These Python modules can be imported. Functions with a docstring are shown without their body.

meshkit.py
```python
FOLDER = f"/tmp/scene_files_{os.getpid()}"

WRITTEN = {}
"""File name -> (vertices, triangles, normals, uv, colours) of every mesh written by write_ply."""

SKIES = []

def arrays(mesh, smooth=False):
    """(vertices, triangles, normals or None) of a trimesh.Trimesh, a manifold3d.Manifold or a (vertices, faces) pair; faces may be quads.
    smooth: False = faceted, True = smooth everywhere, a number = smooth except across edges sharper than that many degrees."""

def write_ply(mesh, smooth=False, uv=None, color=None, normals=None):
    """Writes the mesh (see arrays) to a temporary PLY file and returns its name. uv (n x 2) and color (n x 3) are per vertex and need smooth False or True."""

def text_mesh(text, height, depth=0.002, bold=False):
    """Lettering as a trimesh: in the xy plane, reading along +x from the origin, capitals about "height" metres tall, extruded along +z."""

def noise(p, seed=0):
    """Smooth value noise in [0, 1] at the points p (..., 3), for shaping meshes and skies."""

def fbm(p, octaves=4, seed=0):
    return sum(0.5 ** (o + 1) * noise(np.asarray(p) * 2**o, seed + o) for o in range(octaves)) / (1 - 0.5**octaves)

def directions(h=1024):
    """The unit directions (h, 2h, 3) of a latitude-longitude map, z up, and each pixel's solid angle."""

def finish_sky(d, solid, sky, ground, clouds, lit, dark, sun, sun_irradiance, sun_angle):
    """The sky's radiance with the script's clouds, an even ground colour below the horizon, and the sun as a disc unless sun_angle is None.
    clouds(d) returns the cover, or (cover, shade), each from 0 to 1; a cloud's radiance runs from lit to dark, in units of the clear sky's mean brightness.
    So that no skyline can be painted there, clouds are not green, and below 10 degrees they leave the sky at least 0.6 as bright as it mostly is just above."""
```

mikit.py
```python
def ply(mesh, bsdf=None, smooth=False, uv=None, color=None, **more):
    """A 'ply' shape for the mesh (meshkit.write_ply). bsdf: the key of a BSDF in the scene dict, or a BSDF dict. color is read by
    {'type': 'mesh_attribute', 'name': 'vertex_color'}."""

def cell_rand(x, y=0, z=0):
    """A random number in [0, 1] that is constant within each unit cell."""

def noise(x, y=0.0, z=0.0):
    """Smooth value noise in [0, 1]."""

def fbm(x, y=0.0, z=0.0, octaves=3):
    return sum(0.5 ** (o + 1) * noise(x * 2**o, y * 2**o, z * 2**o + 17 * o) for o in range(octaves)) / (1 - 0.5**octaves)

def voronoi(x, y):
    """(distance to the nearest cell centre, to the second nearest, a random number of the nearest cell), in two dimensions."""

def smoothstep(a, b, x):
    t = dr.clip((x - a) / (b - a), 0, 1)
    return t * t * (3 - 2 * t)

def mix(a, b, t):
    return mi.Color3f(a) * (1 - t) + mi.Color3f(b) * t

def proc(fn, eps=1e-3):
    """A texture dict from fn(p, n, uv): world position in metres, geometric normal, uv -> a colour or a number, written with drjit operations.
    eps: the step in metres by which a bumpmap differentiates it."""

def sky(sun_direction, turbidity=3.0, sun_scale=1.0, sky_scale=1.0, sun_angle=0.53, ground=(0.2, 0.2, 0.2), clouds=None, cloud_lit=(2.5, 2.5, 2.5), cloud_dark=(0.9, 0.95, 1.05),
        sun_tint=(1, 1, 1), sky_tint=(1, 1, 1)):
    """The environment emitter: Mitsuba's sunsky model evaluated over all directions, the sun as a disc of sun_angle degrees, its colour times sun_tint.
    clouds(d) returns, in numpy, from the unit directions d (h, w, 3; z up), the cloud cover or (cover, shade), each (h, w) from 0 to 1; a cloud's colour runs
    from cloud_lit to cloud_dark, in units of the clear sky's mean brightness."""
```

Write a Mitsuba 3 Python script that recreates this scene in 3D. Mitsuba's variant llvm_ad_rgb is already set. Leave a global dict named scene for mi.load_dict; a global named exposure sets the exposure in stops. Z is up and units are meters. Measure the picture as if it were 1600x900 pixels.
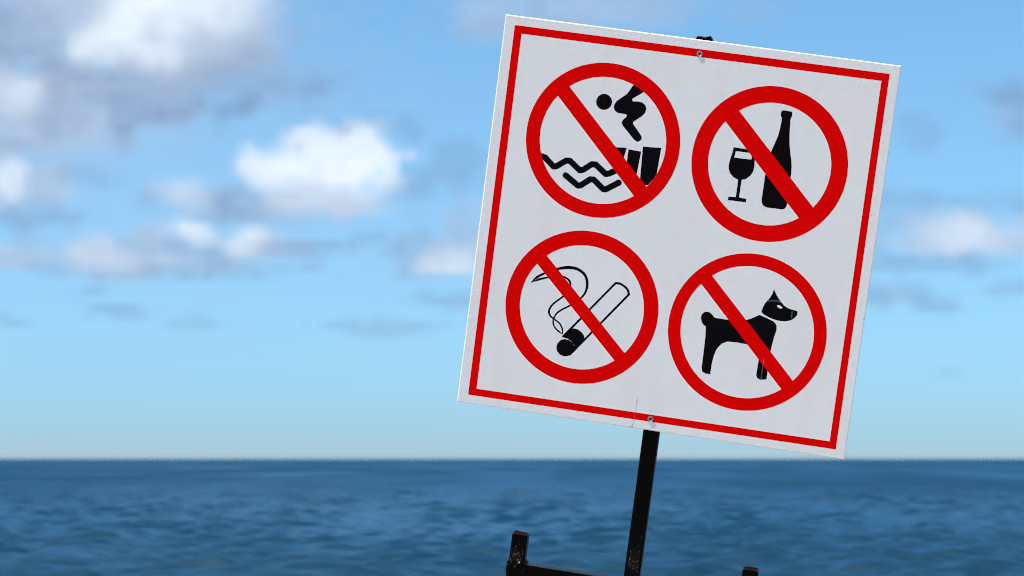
import math
import numpy as np
import drjit as dr
import mitsuba as mi
import trimesh
import manifold3d as m3
from shapely.geometry import Polygon, LineString, Point, box
from shapely.ops import unary_union
import meshkit
import mikit
from mikit import proc, noise, fbm, smoothstep, mix

T = mi.ScalarTransform4f
scene, labels = {}, {}
rng = np.random.default_rng(7)

# ------------------------------------------------------------------ camera
EYE = np.array([0.0, 0.0, 3.5])                    # z = 0 is the sea
PITCH = math.radians(3.7257)
scene['camera'] = {'type': 'thinlens', 'fov': 22.0, 'fov_axis': 'x', 'near_clip': 0.1, 'far_clip': 80000.0,
                   'aperture_radius': 0.0040, 'focus_distance': 4.0,
                   'to_world': T().look_at(EYE.tolist(), [0, math.cos(PITCH), 3.5 + math.sin(PITCH)], [0, 0, 1])}

# ------------------------------------------------------------------ sky and sun
exposure = 1.94
SUN = (-0.40, -0.222, 0.89)
CLOUDS = [  # azimuth, elevation, half width, half height (degrees), cover, shade
    (-6.82,6.67,5.98,3.35,0.13,0.55), (-8.34,9.32,3.89,1.60,0.55,0.62), (-10.57,9.18,1.67,1.53,0.6,0.72), (-6.82,8.20,2.64,0.98,0.55,0.85),
    (-7.79,9.39,1.88,1.12,0.85,0.25), (-8.34,9.04,1.18,0.63,0.85,0.1), (-9.04,8.83,0.70,0.49,0.6,0.15), (-7.65,9.80,1.25,0.56,0.85,0.05),
    (-6.33,9.74,1.04,0.63,0.7,0.15), (-6.54,8.83,1.53,0.63,0.5,0.65), (-9.74,9.87,1.25,0.56,0.5,0.6), (-10.71,9.04,0.97,0.70,0.3,0.8),
    (-4.80,9.04,0.39,0.42,0.3,0.85), (-5.56,9.18,0.70,0.70,0.35,0.7), (-9.60,7.36,2.64,1.05,0.5,0.62), (-10.15,7.22,1.81,0.98,0.6,0.6),
    (-10.82,7.89,0.83,0.53,0.8,0.18), (-9.60,7.85,0.83,0.42,0.4,0.6), (-7.51,7.50,1.67,0.36,0.3,0.9), (-9.32,7.43,2.09,0.56,0.35,0.85),
    (-10.29,6.81,1.53,0.39,0.3,0.8), (-5.98,7.46,0.33,0.17,0.32,1), (-9.04,8.34,2.78,0.31,0.3,0.95), (-10.57,5.83,1.04,0.64,0.5,0.7),
    (-10.93,5.97,0.50,0.45,0.8,0.15), (-9.94,5.86,0.58,0.33,0.4,0.5), (-10.50,5.16,0.97,0.25,0.35,0.95), (-9.18,6.04,0.83,0.17,0.2,1),
    (-6.54,5.52,1.67,0.39,0.45,0.8), (-7.26,5.66,0.58,0.42,0.6,0.35), (-4.87,5.48,2.09,0.39,0.5,0.8), (-1.88,6.04,1.04,0.36,0.35,1),
    (-2.78,7.25,0.97,0.33,0.3,0.95), (-1.11,6.60,0.63,0.42,0.3,1), (-4.31,6.36,1.39,0.78,0.9,0.06), (-3.41,6.36,0.97,0.70,0.9,0.04),
    (-5.22,6.36,0.76,0.47,0.85,0.06), (-4.45,6.95,0.45,0.28,0.8,0.12), (-2.92,6.74,0.42,0.59,0.8,0.06), (-3.31,7.18,0.33,0.20,0.5,0.35),
    (-4.52,6.78,0.17,0.13,0.35,0.9), (-3.55,7.02,0.25,0.13,0.3,0.9), (-4.17,5.58,1.25,0.36,0.6,0.3), (-4.87,5.97,0.70,0.31,0.25,0.7),
    (-3.89,5.83,0.83,0.20,0.3,0.5), (-3.20,5.48,0.83,0.28,0.4,0.5), (-7.37,4.46,3.48,0.59,0.45,0.65), (-7.65,4.37,2.64,0.42,0.35,0.9),
    (-9.04,4.55,0.76,0.31,0.65,0.35), (-8.28,4.30,1.53,0.25,0.5,0.35), (-6.95,4.91,0.47,0.22,0.8,0.12), (-7.65,4.78,0.56,0.20,0.4,0.5),
    (-5.56,4.80,0.70,0.33,0.8,0.16), (-5.01,4.64,0.83,0.25,0.4,0.5), (-4.45,4.64,0.83,0.25,0.35,1), (-5.98,4.09,1.95,0.20,0.3,1),
    (-10.85,4.41,0.90,0.25,0.55,0.5), (-10.01,4.09,0.70,0.14,0.25,1), (-3.34,4.78,0.70,0.14,0.2,1), (-1.67,4.37,1.18,0.42,0.55,0.8),
    (-1.39,4.32,0.76,0.28,0.75,0.2), (-0.81,4.85,0.70,0.63,0.5,0.6), (-9.11,3.63,0.47,0.13,0.28,1.1), (-8.65,3.18,0.67,0.15,0.4,1),
    (-10.92,2.96,0.53,0.13,0.32,1), (-6.95,2.82,0.67,0.11,0.3,1), (-6.61,3.04,0.47,0.11,0.15,1), (-2.78,2.87,1.53,0.15,0.42,1),
    (-2.92,3.01,0.70,0.13,0.25,0.9), (-1.04,3.40,0.83,0.22,0.42,1), (1.39,9.87,3.06,0.70,0.6,0.65), (-0.56,9.60,0.70,0.49,0.4,0.6),
    (5.29,9.74,0.97,0.28,0.2,0.7), (10.99,7.53,1.04,0.59,0.6,0.85), (8.62,7.06,0.53,0.47,0.3,0.95), (9.60,4.83,1.88,0.53,0.6,0.7),
    (9.74,4.83,1.18,0.39,0.75,0.22), (8.62,4.64,0.70,0.28,0.4,0.5), (8.34,5.55,1.25,0.22,0.35,1), (10.57,5.48,0.70,0.20,0.25,1),
    (10.99,4.78,0.70,0.42,0.5,0.45), (8.90,4.23,1.67,0.22,0.4,1), (8.76,3.57,1.11,0.25,0.4,0.9), (9.18,3.35,0.70,0.20,0.35,1.05),
    (10.99,3.63,0.97,0.17,0.35,0.9), (9.39,1.79,0.35,0.13,0.15,0.9), (7.93,3.60,0.56,0.31,0.35,0.85),
]

def clouds(d):
    az = np.degrees(np.arctan2(d[..., 0], d[..., 1]))
    el = np.degrees(np.arcsin(np.clip(d[..., 2], -1, 1)))
    # the broken cumulus field of the whole sky
    k = 2.2 / (d[..., 2] + 0.16)
    q = np.stack([d[..., 0] * k, d[..., 1] * k, 0 * k], -1)
    n = meshkit.fbm(q, 6, seed=3)
    inview = np.clip((19 - np.abs(az)) / 6, 0, 1) * np.clip((16 - el) / 4, 0, 1)
    field = np.clip((n - 0.545) / 0.12, 0, 1)
    field = field * field * (3 - 2 * field) * 0.85 * (1 - inview) * np.clip((el - 3) / 3, 0, 1)
    veil = 0.5 * np.exp(-np.clip(el, 0, 90) / 0.8)          # the far haze line right over the sea, all round
    C, S = field, np.clip(0.35 + 2.5 * (meshkit.fbm(q * 1.7 + 5, 4, seed=9) - 0.5), 0, 1)
    S = (C * S + 0.66 * veil * (1 - C)) / np.maximum(C + veil * (1 - C), 1e-6)
    C = C + veil * (1 - C)
    # the clouds over the sea ahead
    p = np.stack([az, el * 1.5, 0 * el], -1)
    w1 = meshkit.fbm(p * 0.95, 4, seed=21) - 0.5
    w2 = meshkit.fbm(p * 0.95, 4, seed=35) - 0.5
    fine = meshkit.fbm(p * 1.9, 4, seed=50) - 0.5
    near = (np.abs(az) < 30) & (el < 25)
    c_all, s_all = C[near], S[near]
    a, e = az[near] + 1.1 * w1[near], el[near] + 0.6 * w2[near]
    f = fine[near]
    for (a0, e0, ra, re, c, s) in CLOUDS:
        r = np.hypot((a - a0) / ra, (e - e0) / re)
        t = np.clip((1.38 - r + 1.0 * f) / 1.05, 0, 1)
        t = c * t * t * (3 - 2 * t)
        n_all = t + c_all * (1 - t)
        s_all = (t * (1.08 * s + 0.4 * f) + c_all * (1 - t) * s_all) / np.maximum(n_all, 1e-6)
        c_all = n_all
    C, S = C.copy(), S.copy()
    C[near], S[near] = c_all, np.clip(s_all, 0, 1)
    return C, S


scene['sky'] = mikit.sky(SUN, turbidity=1.4, ground=(0.06, 0.10, 0.14), clouds=clouds, cloud_lit=(2.85, 3.15, 3.5), cloud_dark=(0.70, 1.06, 1.70), sky_tint=(0.82, 1.085, 1.10))

# ------------------------------------------------------------------ the sign's own frame: x right, y through the board, z up, in millimetres
R = np.array([[0.98167241, 0.14298586, 0.12599337], [-0.11867342, 0.97593855, -0.1829223], [-0.14911709, 0.16461771, 0.97502056]])
C0 = np.array([0.24757769, 3.98687471, 0.33749848 + EYE[2]])


def board_mm(p):
    """The sign's own coordinates (mm) of a world point, inside a texture."""
    q = [p[i] - float(C0[i]) for i in range(3)]
    return [1000 * sum(float(R[i, k]) * q[i] for i in range(3)) for k in range(3)]


# ------------------------------------------------------------------ materials
def white_panel(p, n, uv):
    x, y, z = board_mm(p)
    tone = 0.875 + 0.02 * (fbm(x * 0.012, z * 0.012, 3.0) - 0.5) + 0.03 * (noise(x * 0.9, z * 0.9, 1.0) - 0.5)
    c = mix((0.97, 1.0, 1.025), (0.95, 0.975, 0.99), smoothstep(0.5, 0.8, fbm(x * 0.03, z * 0.008, 9.0)))
    # a scratch under the cigarette, and a few specks of dirt
    sx = -23.3 + (z + 251.4) * (1.6 / 32.3) + 0.7 * (noise(z * 0.4, 5.0) - 0.5)
    cut = (1 - smoothstep(0.25, 0.6, dr.abs(x - sx))) * smoothstep(-301, -299, z) * (1 - smoothstep(-252, -250, z)) * smoothstep(0.35, 0.6, noise(z * 0.55, 2.0))
    spots = mi.Float(0)
    for (a, b, r) in ((288.6, 72.7, 0.8), (299.0, -83.8, 0.9), (-27.8, -298.0, 1.0), (-25.1, -298.6, 0.8), (24.6, -297.8, 0.7), (26.7, -298.6, 0.5), (75.6, -294.5, 0.7), (-214, 262, 0.4), (207, -261, 0.4), (31, 14, 0.4), (-268, -88, 0.4)):
        spots = dr.maximum(spots, 1 - smoothstep(r * 0.5, r * 1.3, dr.sqrt(dr.square(x - a) + dr.square(z - b))))
    return mix(c * tone, (0.10, 0.09, 0.08), dr.maximum(0.75 * cut, 0.9 * spots))


def panel_bump(p, n, uv):
    x, y, z = board_mm(p)
    return noise(x * 0.6, z * 0.6, y) + 0.5 * noise(x * 1.7, z * 1.7, y)


def red_film(p, n, uv):
    x, y, z = board_mm(p)
    c = mix((0.86, 0.0006, 0.0006), (0.79, 0.0006, 0.0006), fbm(x * 0.05, z * 0.05, 2.0))
    s1 = (1 - smoothstep(0.2, 0.7, dr.abs(x - 158.8 - (z + 164.7) * 0.01))) * smoothstep(-197, -195, z) * (1 - smoothstep(-166, -163, z))
    s2 = (1 - smoothstep(0.2, 0.6, dr.abs(x + 24.5 - (z + 280) * 0.03))) * smoothstep(-287, -286, z) * (1 - smoothstep(-277, -275, z))
    return mix(c, (0.75, 0.45, 0.42), 0.5 * dr.maximum(s1, s2) * smoothstep(0.3, 0.6, noise(z * 0.5, 1.0)))


def black_film(p, n, uv):
    x, y, z = board_mm(p)
    c = mix((0.003, 0.0022, 0.0035), (0.005, 0.004, 0.006), noise(x * 0.3, z * 0.3, 1.0))
    s1 = (1 - smoothstep(0.3, 1.0, dr.abs(x - 158.8 - (z + 164.7) * 0.01))) * smoothstep(-199, -196, z) * (1 - smoothstep(-166, -163, z))
    ln = dr.abs(z + 75.5 - 0.12 * (x - 160) + 0.012 * dr.square(x - 160))
    s2 = (1 - smoothstep(0.4, 1.3, ln)) * smoothstep(148, 152, x) * (1 - smoothstep(170, 174, x))
    s3 = (1 - smoothstep(0.4, 1.2, dr.abs(x - 191.0))) * smoothstep(-99, -96, z) * (1 - smoothstep(-88, -86, z))
    return mix(c, (0.25, 0.24, 0.25), 0.45 * dr.maximum(s1, dr.maximum(s2, s3)))


def black_paint(p, n, uv):
    x, y, z = board_mm(p)
    worn = smoothstep(0.70, 0.80, fbm(x * 0.15, y * 0.15, z * 0.12)) * smoothstep(-560, -480, -dr.abs(z + 545) - 440)
    return mix((0.0015, 0.0015, 0.0018), (0.02, 0.014, 0.010), 0.5 * worn)


def paint_bump(p, n, uv):
    x, y, z = board_mm(p)
    return noise(x * 0.25, y * 0.25, z * 0.12) + 0.4 * noise(x * 1.1, y * 1.1, z * 1.1)


def rust(p, n, uv):
    x, y, z = board_mm(p)
    return mix((0.16, 0.03, 0.014), (0.04, 0.012, 0.008), smoothstep(0.35, 0.7, fbm(x * 0.35, y * 0.35, z * 0.35)))


def rust_bump(p, n, uv):
    x, y, z = board_mm(p)
    return fbm(x * 0.8, y * 0.8, z * 0.8)


def sand(p, n, uv):
    return mix((0.34, 0.32, 0.29), (0.26, 0.245, 0.22), fbm(p.x * 0.7, p.y * 0.7, 1.0, octaves=5)) * (0.85 + 0.3 * noise(p.x * 60, p.y * 60, 4.0))


def bumped(scale, tex, bsdf):
    return {'type': 'bumpmap', 'arbitrary': tex, 'scale': scale, 'bsdf': bsdf}


def P(color, rough, spec=0.5, **k):
    c = proc(color) if callable(color) else {'type': 'rgb', 'value': list(color)}
    return {'type': 'principled', 'base_color': c, 'roughness': rough, 'specular': spec, **k}


scene['mat_panel'] = {'type': 'twosided', 'bsdf': bumped(0.000012, proc(panel_bump, 3e-4), P(white_panel, 0.45, 0.35))}
scene['mat_red'] = {'type': 'twosided', 'bsdf': P(red_film, 0.5, 0.02)}
scene['mat_black'] = {'type': 'twosided', 'bsdf': P(black_film, 0.5, 0.03)}
scene['mat_eye'] = {'type': 'twosided', 'bsdf': P((0.78, 0.78, 0.78), 0.45, 0.3)}
scene['mat_paint'] = {'type': 'twosided', 'bsdf': bumped(0.00012, proc(paint_bump, 3e-4), P(black_paint, 0.2, 0.05))}
scene['mat_rust'] = {'type': 'twosided', 'bsdf': bumped(0.0006, proc(rust_bump, 3e-4), P(rust, 0.9, 0.2))}
scene['mat_steel'] = {'type': 'twosided', 'bsdf': P((0.40, 0.385, 0.35), 0.42, 0.5, metallic=1.0)}
scene['mat_grain'] = {'type': 'twosided', 'bsdf': P((0.62, 0.55, 0.44), 0.35, 0.6)}
scene['mat_sand'] = {'type': 'twosided', 'bsdf': P(sand, 0.95, 0.1)}

# ------------------------------------------------------------------ the setting: beach and sea
def beach():
    ys = np.r_[np.linspace(-60, -8, 14), np.linspace(-6, 34, 81)]
    xs = np.r_[np.linspace(-90, -12, 20), np.linspace(-10, 10, 61), np.linspace(12, 90, 20)]
    X, Y = np.meshgrid(xs, ys)
    s = np.clip((Y - 7) / 25, 0, 1)
    Z = 2.2 - 3.4 * s * s * (3 - 2 * s)
    q = np.stack([X * 0.5, Y * 0.5, 0 * X], -1)
    Z = Z + 0.16 * (meshkit.fbm(q, 4, seed=2) - 0.5) + 0.06 * (meshkit.noise(q * 5, seed=4) - 0.5)
    v = np.stack([X, Y, Z], -1).reshape(-1, 3)
    nx, ny = len(xs), len(ys)
    i, j = np.meshgrid(np.arange(nx - 1), np.arange(ny - 1))
    a = (j * nx + i).ravel()
    return v, np.stack([a, a + 1, a + nx + 1, a + nx], 1)


scene['beach'] = mikit.ply(beach(), 'mat_sand', smooth=True)
labels['beach'] = {'kind': 'structure'}


def sea():
    # a fan of rings, closer together near the shore; every ring carries the waves it can resolve
    r = 1 / np.r_[np.linspace(1 / 22.0, 1 / 56.0, 40), np.linspace(1 / 55.0, 1 / 60000.0, 1500)]
    th = np.radians(np.r_[np.linspace(-80, -46, 18), np.linspace(-45, -14.3, 105), np.linspace(-14, 14, 540), np.linspace(14.3, 45, 105), np.linspace(46, 80, 18)])
    drr = np.gradient(r)[:, None] * np.ones_like(th)[None]
    dth = np.gradient(th)[None] * r[:, None]
    X, Y = r[:, None] * np.sin(th)[None], r[:, None] * np.cos(th)[None]
    H, DX, DY = np.zeros_like(X), np.zeros_like(X), np.zeros_like(X)
    g = np.random.default_rng(31)
    n = 80
    lam = 0.75 * (6.0 / 0.75) ** g.random(n)
    wind = math.radians(192)
    ang = wind + g.normal(0, 0.6, n)
    slope = WAVE_SLOPE * np.sqrt(2.0 / n) * np.where(lam > 5, 0.6, 1.0)
    group = np.minimum(0.35 + 1.3 * meshkit.fbm(np.stack([X * 0.12, Y * 0.03, 0 * X], -1), 3, seed=8), 1.05)
    for L, a, s in zip(lam, ang, slope):
        k = 2 * math.pi / L
        kx, ky = k * math.sin(a), k * math.cos(a)
        # the wave's period along and across the fan against the grid steps
        step = np.maximum(drr * abs(math.cos(a)), dth * abs(math.sin(a)))
        w = np.clip((L / np.maximum(step, 1e-6) - 2.0) / 2.5, 0, 1)
        ph = kx * X + ky * Y + g.random() * 6.283
        A = s / k * w
        H += A * np.cos(ph)
        DX -= A * 0.2 * math.sin(a) * np.sin(ph)
        DY -= A * 0.2 * math.cos(a) * np.sin(ph)
    v = np.stack([X + DX * group, Y + DY * group, H * group], -1).reshape(-1, 3)
    nr, nt = X.shape
    i, j = np.meshgrid(np.arange(nt - 1), np.arange(nr - 1))
    a = (j * nt + i).ravel()
    return v, np.stack([a, a + 1, a + nt + 1, a + nt], 1)


WAVE_SLOPE = 0.24


def gusts(p, n, uv):
    g = 0.6 * smoothstep(0.35, 0.65, fbm(p.x * 0.012, p.y * 0.004, 1.0, octaves=4))
    return dr.maximum(g, smoothstep(80.0, 420.0, p.y) * (0.3 + 1.1 * fbm(p.x * 0.05, p.y * 0.006, 4.0, octaves=4)))      # far out the mesh no longer holds the small waves: they go into the roughness


def water(alpha, body):
    return {'type': 'roughplastic', 'distribution': 'beckmann', 'alpha': alpha, 'int_ior': 1.52, 'nonlinear': False, 'diffuse_reflectance': {'type': 'rgb', 'value': list(body)},
            'specular_reflectance': {'type': 'rgb', 'value': [0.42, 0.75, 1.0]}}


scene['mat_water'] = {'type': 'twosided', 'bsdf': {'type': 'blendbsdf', 'weight': proc(gusts), 'calm': water(0.10, (0.005, 0.040, 0.079)), 'gust': water(0.40, (0.005, 0.040, 0.079))}}
scene['sea'] = mikit.ply(sea(), 'mat_water', smooth=True)
labels['sea'] = {'kind': 'structure'}

# ------------------------------------------------------------------ the sign
D = {
    'd_slash': [[-188.7,203.8],[-54.3,70.3],[-71.0,53.5],[-204.4,187.7]],
    'd_head': [[-134.1,188.5]],
    'd_body': [[-91.5,223.1],[-100.9,205.2],[-114.6,193.1],[-118.0,187.4],[-118.4,182.1],[-116.1,177.4],[-111.6,174.8],[-94.7,174.1],[-97.5,170.5],[-102.3,165.2],[-103.5,160.6],[-101.2,156.5],[-81.0,137.5],[-75.4,135.1],[-70.8,138.3],[-69.9,143.1],[-73.2,147.4],[-86.6,162.0],[-86.0,164.4],[-73.9,174.8],[-69.5,181.3],[-69.1,187.2],[-71.5,192.1],[-76.6,195.3],[-83.5,195.8],[-96.8,194.3],[-94.7,196.7],[-75.3,211.8],[-64.7,220.8]],
    'd_p1': [[-119.3,121.8],[-90.7,124.2],[-94.9,98.0],[-103.8,93.8]],
    'd_p2': [[-87.8,122.2],[-68.2,121.3],[-70.5,85.7],[-77.5,73.9],[-87.8,100.4]],
    'd_p3': [[-66.6,129.2],[-38.6,130.9],[-40.3,90.7],[-44.7,81.9],[-51.4,72.4],[-56.5,70.9],[-64.4,79.2]],
    'd_w1': [[-229.3,100.4],[-220.1,93.9],[-212.8,92.8],[-198.2,80.9],[-193.6,81.9],[-180.1,92.3],[-174.2,92.8],[-157.7,80.6],[-152.6,81.9],[-140.0,92.4],[-134.1,92.4],[-117.4,80.2],[-112.6,81.7],[-97.5,90.9]],
    'd_w2': [[-177.8,70.1],[-157.3,57.0],[-153.3,57.8],[-139.6,69.2],[-134.3,69.3],[-117.9,56.8],[-113.8,57.4],[-95.9,69.9]],
    'a_slash': [[70.9,201.7],[199.8,73.3],[181.3,54.0],[52.4,183.5]],
    'a_bottle': [[135.0,211.7],[148.1,211.4],[149.7,210.2],[150.1,204.7],[149.0,202.2],[148.6,199.0],[149.2,188.6],[150.2,177.1],[152.2,162.8],[155.3,148.7],[158.2,138.8],[159.9,130.3],[160.7,118.7],[160.9,93.9],[161.0,74.9],[160.6,69.0],[158.0,64.9],[153.2,63.6],[132.0,63.3],[125.9,65.1],[122.9,69.7],[122.1,75.4],[122.3,93.0],[122.4,117.9],[123.1,134.1],[125.8,146.1],[130.3,161.3],[133.2,171.9],[134.7,182.3],[135.4,194.0],[135.4,200.4],[133.3,202.5],[133.0,208.8]],
    'a_glass': [[69.7,146.7],[105.1,146.2],[104.7,140.3],[103.8,132.3],[104.4,123.6],[103.9,114.8],[100.7,107.9],[94.6,101.8],[88.2,99.4],[88.1,72.5],[99.3,72.0],[99.1,66.7],[71.9,66.4],[71.8,71.7],[83.1,72.4],[83.0,99.0],[75.0,102.0],[69.6,107.2],[66.7,113.2],[66.0,118.4],[66.8,127.8],[68.7,137.5]],
    'a_cut': [[73.7,141.4],[98.4,141.5],[98.9,131.9],[72.7,131.3]],
    's_slash': [[-190.5,-56.2],[-52.4,-187.9],[-66.7,-201.1],[-203.9,-70.3]],
    's_up': [[-149.8,-175.8],[-80.3,-82.8]],
    's_dn': [[-135.6,-201.9],[-58.2,-97.5]],
    's_cap': [[-80.3,-82.8],[-74.3,-82.8],[-66.5,-85.9],[-60.5,-91.0],[-57.9,-97.4]],
    's_tip': [[-147.2,-179.4],[-152.9,-182.0],[-157.0,-187.4],[-157.9,-193.8],[-155.9,-200.1],[-151.1,-204.5],[-144.7,-206.0],[-138.2,-204.7],[-133.6,-201.1],[-118.0,-181.1],[-130.9,-187.8],[-133.1,-184.2],[-136.5,-181.7],[-140.6,-179.9]],
    's_seg': [[-151.4,-177.0],[-137.3,-161.4],[-129.5,-161.5],[-122.5,-165.0],[-118.0,-170.0],[-116.4,-174.9],[-129.8,-193.6],[-131.0,-186.6],[-135.9,-181.6],[-142.9,-178.1]],
    's_smA': [[-209.9,-100.4],[-201.5,-91.1],[-189.2,-82.5],[-172.3,-74.2],[-156.5,-69.5],[-141.5,-69.8],[-129.3,-76.7],[-123.6,-88.7],[-124.2,-102.2],[-130.7,-113.6],[-144.6,-126.3],[-159.6,-137.1],[-166.0,-145.5],[-168.1,-154.8],[-164.6,-163.3],[-156.9,-169.4],[-150.9,-172.1]],
    's_smB': [[-209.9,-100.4],[-198.1,-94.0],[-183.9,-88.6],[-169.4,-84.8],[-157.4,-85.5],[-150.1,-91.0],[-149.2,-97.7],[-151.7,-106.1],[-158.0,-114.8],[-172.0,-129.1],[-176.4,-139.6],[-173.3,-147.2],[-166.1,-151.8],[-158.0,-156.4],[-152.8,-164.0],[-150.9,-172.1]],
    'g_slash': [[63.9,-51.0],[206.7,-192.4],[191.6,-208.3],[49.5,-65.8]],
    'g_head': [[159.3,-58.1],[157.9,-64.8],[154.6,-72.3],[149.0,-80.8],[146.3,-88.9],[145.8,-95.5],[154.0,-100.2],[166.2,-103.7],[178.0,-104.4],[189.4,-101.9],[196.0,-96.8],[199.0,-91.3],[199.0,-86.9],[195.9,-85.6],[186.9,-84.2],[179.2,-81.2],[172.0,-75.4],[164.6,-66.7]],
    'g_eye': [[166.6,-81.2],[171.2,-80.8],[176.1,-84.0],[173.4,-86.1],[168.5,-84.5]],
    'g_body': [[142.3,-99.8],[138.3,-102.8],[131.5,-107.0],[124.6,-110.4],[108.9,-113.2],[94.3,-114.2],[76.0,-113.9],[71.6,-109.2],[65.9,-106.4],[60.1,-107.0],[56.2,-111.4],[55.5,-116.8],[57.2,-122.5],[60.4,-126.8],[64.8,-129.1],[66.2,-145.6],[66.7,-166.4],[66.9,-181.2],[67.0,-193.1],[68.6,-198.3],[73.7,-200.8],[81.3,-200.6],[81.4,-185.6],[82.6,-172.9],[85.7,-161.2],[92.1,-151.6],[100.3,-147.2],[113.4,-146.4],[131.2,-147.1],[144.8,-150.4],[151.1,-165.8],[150.8,-180.8],[150.6,-192.1],[153.0,-196.5],[158.7,-198.0],[166.9,-195.6],[166.6,-178.4],[166.8,-154.6],[168.9,-133.6],[171.5,-118.4],[170.6,-112.0],[166.1,-107.0],[154.4,-103.1]],
}
SIGN = 'prohibition_sign'


def world(v):
    return np.asarray(v) / 1000.0 @ R.T + C0


def add(key, mesh, mat, smooth=False):
    """One entry of the scene from a mesh in the sign's own millimetres."""
    v, f, _ = meshkit.arrays(mesh)
    base, k = key, 0
    while key in scene:
        k += 1
        key = f'{base}_{k:03d}'
    scene[key] = mikit.ply(trimesh.Trimesh(world(v), f, process=False), mat, smooth=smooth)
    return key


def film(shape, proud=0.12, y0=0.4):
    """Cut film on the board's face: a flat shape in the board's x and z, standing proud of it by a hair."""
    parts = [g for g in getattr(shape, 'geoms', [shape]) if g.area > 0.05]
    m = trimesh.util.concatenate([trimesh.creation.extrude_polygon(g, y0 + proud, engine='earcut') for g in parts])
    v = np.array(m.vertices)
    return trimesh.Trimesh(np.stack([v[:, 0], y0 - v[:, 2], v[:, 1]], 1), m.faces, process=False)


def chamfered_panel(half, thick, c):
    def ring(h, y):
        return [[-h, y, -h], [h, y, -h], [h, y, h], [-h, y, h]]
    v = np.array(ring(half - c, 0) + ring(half, c) + ring(half, thick - c) + ring(half - c, thick), float)
    return m3.Manifold.hull_points(v)


add(f'{SIGN}__board', chamfered_panel(300.4, 4.0, 1.3), 'mat_panel')
border = box(-284.5, -286.9, 285.2, 286.2).difference(box(-272.6, -275.9, 274.4, 274.4))
add(f'{SIGN}__board__border', film(border), 'mat_red')


def spline(pts, n=10, closed=False):
    p = np.asarray(pts, float)
    p = np.vstack([p[-1:], p, p[:2]]) if closed else np.vstack([2 * p[0] - p[1], p, 2 * p[-1] - p[-2]])
    out = []
    for i in range(1, len(p) - 2):
        t = np.linspace(0, 1, n, endpoint=False)[:, None]
        a, b, c, d = p[i - 1:i + 3]
        out.append(0.5 * (2 * b + (c - a) * t + (2 * a - 5 * b + 4 * c - d) * t**2 + (3 * b - a - 3 * c + d) * t**3))
    return np.vstack(out + [p[-2:-1]] if not closed else out)


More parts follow.
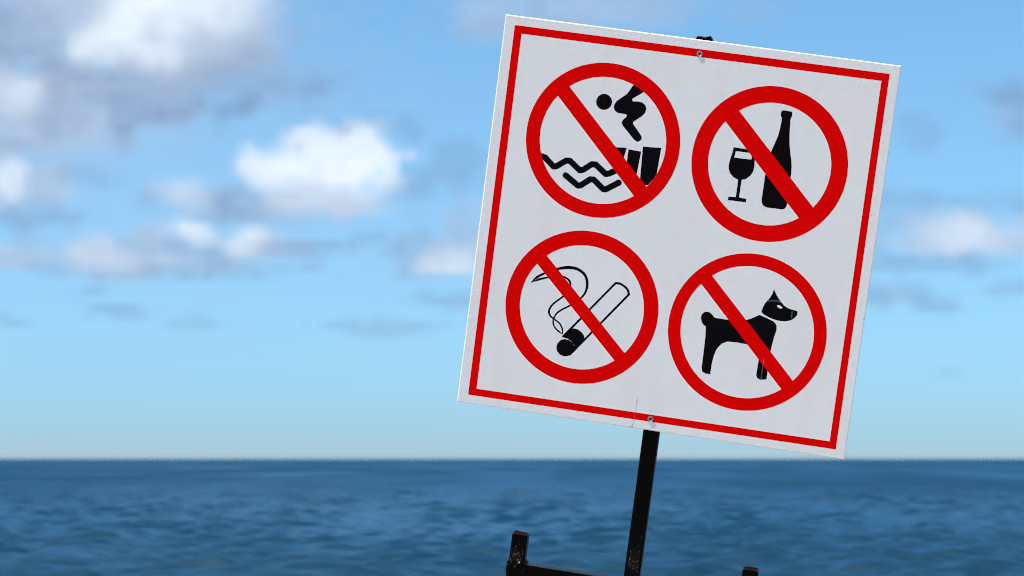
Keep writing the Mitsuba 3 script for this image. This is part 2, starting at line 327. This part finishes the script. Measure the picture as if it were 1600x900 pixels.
def smooth_poly(pts, r=2.0):
    """Rounded outline: corners eased by r both ways."""
    s = Polygon(pts).buffer(0)
    return s.buffer(-r * 0.6).buffer(r * 1.4, quad_segs=12).buffer(-r * 0.8, quad_segs=12)


def stroke(pts, width, caps='round'):
    return LineString(pts).buffer(width / 2, cap_style=caps, join_style='round', quad_segs=12)


def brush(pts, widths):
    p = spline(pts, 8)
    w = np.interp(np.linspace(0, 1, len(p)), np.linspace(0, 1, len(widths)), widths)
    return unary_union([unary_union([Point(a).buffer(u / 2, quad_segs=6), Point(b).buffer(v / 2, quad_segs=6)]).convex_hull for a, b, u, v in zip(p[:-1], p[1:], w[:-1], w[1:])])


def prohibition(name, label, center, r_out, r_in, slash):
    c = Point(center)
    ring = c.buffer(r_out, quad_segs=48).difference(c.buffer(r_in, quad_segs=48))
    a, b, cc, d = map(np.asarray, D[slash])
    u = (b - a) / np.linalg.norm(b - a)
    bar = Polygon([a - 20 * u, b + 20 * u, cc + 20 * u, d - 20 * u]).intersection(c.buffer((r_out + r_in) / 2, quad_segs=48))
    red = unary_union([ring, bar])
    key = add(f'{SIGN}__{name}', film(red), 'mat_red')
    labels[key] = {'label': label}
    return key, red, c.buffer(r_in + 0.5, quad_segs=48)


def printed(key, name, shape, red, inside, mat='mat_black', label=None):
    k = add(f'{key}__{name}', film(shape.intersection(inside).difference(red)), mat)
    if label:
        labels[k] = {'label': label}


k, red, ins = prohibition('diving_symbol', 'red prohibition ring with slash over a diver and waves', (-128.4, 130.1), 117.8, 96.5, 'd_slash')
printed(k, 'diver', unary_union([Point(D['d_head'][0]).buffer(12.1, quad_segs=24), smooth_poly(D['d_body'], 3.0)]), red, ins)
printed(k, 'wave', stroke(D['d_w1'], 9.4), red, ins)
printed(k, 'wave', stroke(D['d_w2'], 9.4), red, ins)
for q in ('d_p1', 'd_p2', 'd_p3'):
    printed(k, 'pier_block', Polygon(D[q]), red, ins)

k, red, ins = prohibition('alcohol_symbol', 'red prohibition ring with slash over a bottle and wine glass', (126.4, 128.6), 117.6, 92.5, 'a_slash')
printed(k, 'wine_glass', Polygon(D['a_glass']).buffer(0).difference(Polygon(D['a_cut'])), red, ins)
printed(k, 'bottle', Polygon(D['a_bottle']).buffer(-0.8).buffer(1.6, quad_segs=8).buffer(-0.8), red, ins)

k, red, ins = prohibition('smoking_symbol', 'red prohibition ring with slash over a smoking cigarette', (-127.2, -127.4), 117.9, 95.6, 's_slash')
cig = unary_union([stroke(D['s_up'], 3.3), stroke(D['s_dn'], 3.3), stroke(spline(D['s_cap'], 6), 3.5), smooth_poly(D['s_tip'], 1.0), smooth_poly(D['s_seg'], 0.6)])
printed(k, 'cigarette', cig, red, ins)
smoke = unary_union([brush(D['s_smA'], [0.6, 4.0, 3.2, 4.2, 5.0, 4.6, 4.2, 4.0, 3.4, 3.0, 2.8, 2.8, 2.6, 2.4, 2.4, 2.6, 1.0]),
                     brush(D['s_smB'], [0.6, 3.4, 2.8, 2.6, 3.0, 3.2, 2.8, 2.6, 2.8, 2.8, 3.2, 2.8, 2.6, 2.4, 2.6, 1.0])])
printed(k, 'smoke_line', smoke, red, ins)

k, red, ins = prohibition('dog_symbol', 'red prohibition ring with slash over a standing dog', (127.9, -128.9), 120.3, 101.1, 'g_slash')
head = Polygon(spline(D['g_head'][1:], 5)).buffer(0).union(Polygon([D['g_head'][0], D['g_head'][1], D['g_head'][2], D['g_head'][-1]]))
printed(k, 'dog_head', head.difference(Polygon(D['g_eye'])), red, ins)
printed(k, 'dog_body', smooth_poly(D['g_body'], 1.2), red, ins)


# ------------------------------------------------------------------ screws
def screw(x, z, turn):
    prof = np.array([[0, -0.4], [3.2, -0.45], [3.7, -0.9], [4.3, -0.75], [4.7, 0.1], [4.7, 3.0], [0, 3.0]])
    m = trimesh.creation.revolve(prof[:, ::1], sections=36)
    v = np.array(m.vertices)
    v = np.stack([v[:, 0], v[:, 2], -v[:, 1]], 1)
    body = m3.Manifold(m3.Mesh(v.astype(np.float32), m.faces.astype(np.uint32)))
    if body.is_empty():
        body = m3.Manifold.hull_points(v)
    arm = m3.Manifold.cube([5.2, 2.6, 1.5], True)
    cross = arm + arm.rotate([0, 90, 0])
    body = (body - cross.translate([0, -1.2, 0])).rotate([0, turn, 0]).translate([x, -1.1, z])
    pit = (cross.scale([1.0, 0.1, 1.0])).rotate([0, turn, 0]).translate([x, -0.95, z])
    return body, pit


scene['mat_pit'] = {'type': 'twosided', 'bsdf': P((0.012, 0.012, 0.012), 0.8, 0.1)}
for x, z, a in ((0.0, 279.3, 20), (0.2, -282.4, 55)):
    body, pit = screw(x, z, a)
    k = add(f'{SIGN}__screw', body, 'mat_steel', smooth=30)
    labels[k] = {'label': 'grey cross-head screw in the ' + ('upper' if z > 0 else 'lower') + ' red border'}
    add(f'{k}__cross_recess', pit, 'mat_pit')


# ------------------------------------------------------------------ the black tube frame
def tube_section(w, wall, rr):
    o = m3.CrossSection.square([w - 2 * rr, w - 2 * rr], True).offset(rr, m3.JoinType.Round, 2, 32)
    i = m3.CrossSection.square([w - 2 * wall - 2, w - 2 * wall - 2], True).offset(1, m3.JoinType.Round, 2, 16)
    return o - i


W, YC = 25.0, 4.6 + 12.5
TUBE = tube_section(W, 2.2, 3.2)


def upright(x, z0, z1):
    return TUBE.extrude(z1 - z0).translate([x, YC, z0])


def rim(x, z):
    """The rusty inside of an open tube end, a hair below the saw-cut edge."""
    i = m3.CrossSection.square([W - 6.2, W - 6.2], True).offset(1, m3.JoinType.Round, 2, 16)
    return (i - i.offset(-0.5, m3.JoinType.Round, 2, 16)).extrude(60, 12).translate([x, YC, z - 61.0])


def jagged(m, z, amp, seed):
    mm = m.refine_to_length(3.0).to_mesh()
    v = np.array(mm.vert_properties[:, :3], float)
    top = np.clip((v[:, 2] - (z - 4)) / 4, 0, 1)
    v[:, 2] += top * amp * (meshkit.fbm(v * [0.22, 0.22, 0], 3, seed) - 0.5) * 2
    return trimesh.Trimesh(v, mm.tri_verts, process=False)


pole = add(f'{SIGN}__pole', upright(3.4, -540, 303.0), 'mat_paint', smooth=35)
labels[pole] = {'label': 'black square tube pole behind the white sign'}


def blobs(pts, radii, seed, sub=2, rough=0.35):
    out = []
    for p, r in zip(pts, radii):
        s = trimesh.creation.icosphere(subdivisions=sub, radius=1.0)
        v = np.array(s.vertices)
        v = v * (1 + rough * 2 * (meshkit.fbm(v * 1.3 + np.asarray(p) * 0.7 + seed, 3, seed) - 0.5))[:, None] * r + p
        out.append(trimesh.Trimesh(v, s.faces, process=False))
    return trimesh.util.concatenate(out)


pts = [(3.4 + a, YC - 11.0 + b, 303 + c) for a, b, c in ((-9, 0, 0.6), (-5, 0.5, 1.0), (-1, 0, 0.6), (3, 0.6, 0.8), (6, 0.2, 2.0), (8.2, 0.4, 2.4), (10.5, 0, 0.6), (11, 4, 0.2))]
add(f'{SIGN}__pole__burr', blobs(pts, [2.2, 2.0, 1.8, 2.0, 2.2, 2.2, 2.0, 1.6], 3), 'mat_paint', smooth=True)

for x in (-177.0, 183.2):
    u = add(f'{SIGN}__upright', jagged(upright(x, -1720, -493.0), -493.0, 0.8, int(abs(x))), 'mat_paint', smooth=35)
    labels[u] = {'label': 'black tube upright with an open rusty top, ' + ('left of the pole' if x < 0 else 'right of the pole')}
    rr = add(f'{u}__rusty_mouth', rim(x, -493.0), 'mat_rust', smooth=35)
bar = TUBE.extrude(183.2 - 177.0 * -1 - W).rotate([0, 90, 0]).translate([-177.0 + W / 2, YC, -540 - W / 2 + 0.0])
add(f'{SIGN}__crossbar', bar, 'mat_paint', smooth=35)


def weld(x, side, seed):
    g = np.random.default_rng(seed)
    pts, rad = [], []
    xe = x + side * W / 2
    for t in np.linspace(-11, 11, 12):           # round the joint of upright and bar
        pts += [(xe + side * 0.6, YC + t, -539.6), (xe + side * 0.4, YC - 12.4, -552 + t)]
        rad += [2.6 + g.random() * 0.9, 2.3 + g.random() * 0.9]
    for t in np.linspace(-8, 9, 9):              # spatter and a seam over the upright's face
        pts.append((x + t, YC - 12.2, -535 - 3 * g.random() - (4 if t < -3 else 0)))
        rad.append(1.3 + g.random() * 1.1)
    for t in np.linspace(-22, 0, 9):
        pts.append((x - side * (W / 2 + 0.2), YC - 9 + 3 * g.random(), -540 + t))
        rad.append(1.6 + g.random() * 1.5)
    return blobs(pts, rad, seed)


for x, side, seed in ((-177.0, 1, 5), (183.2, -1, 6)):
    add(f'{SIGN}__weld_bead', weld(x, side, seed), 'mat_paint', smooth=True)

g = np.random.default_rng(19)
pts, rad = [], []
for _ in range(75):                                # sand thrown against the lower pole
    zz = -505 + g.normal(0, 11) if g.random() < 0.85 else -480 + g.normal(0, 12)
    pts.append((3.4 + g.uniform(-9, 9), YC - 12.5, zz))
    rad.append(0.16 + 0.34 * g.random() ** 3)
for _ in range(70):
    pts.append((-177 + g.uniform(-10, 9), YC - 12.5, -530 + 9 * g.normal()))
    rad.append(0.16 + 0.4 * g.random() ** 3)
pts.append((-172.5, YC - 14.5, -536.5)); rad.append(1.3)
key = f'{SIGN}__sand_grain'
add(key, blobs(pts, rad, 2, sub=1, rough=0.3), 'mat_grain')
labels[key] = {'kind': 'stuff', 'label': 'pale sand grains stuck to the black tubes'}

labels[SIGN] = {'label': 'tilted white square sign with four red prohibition symbols on a black tube frame', 'category': 'sign'}
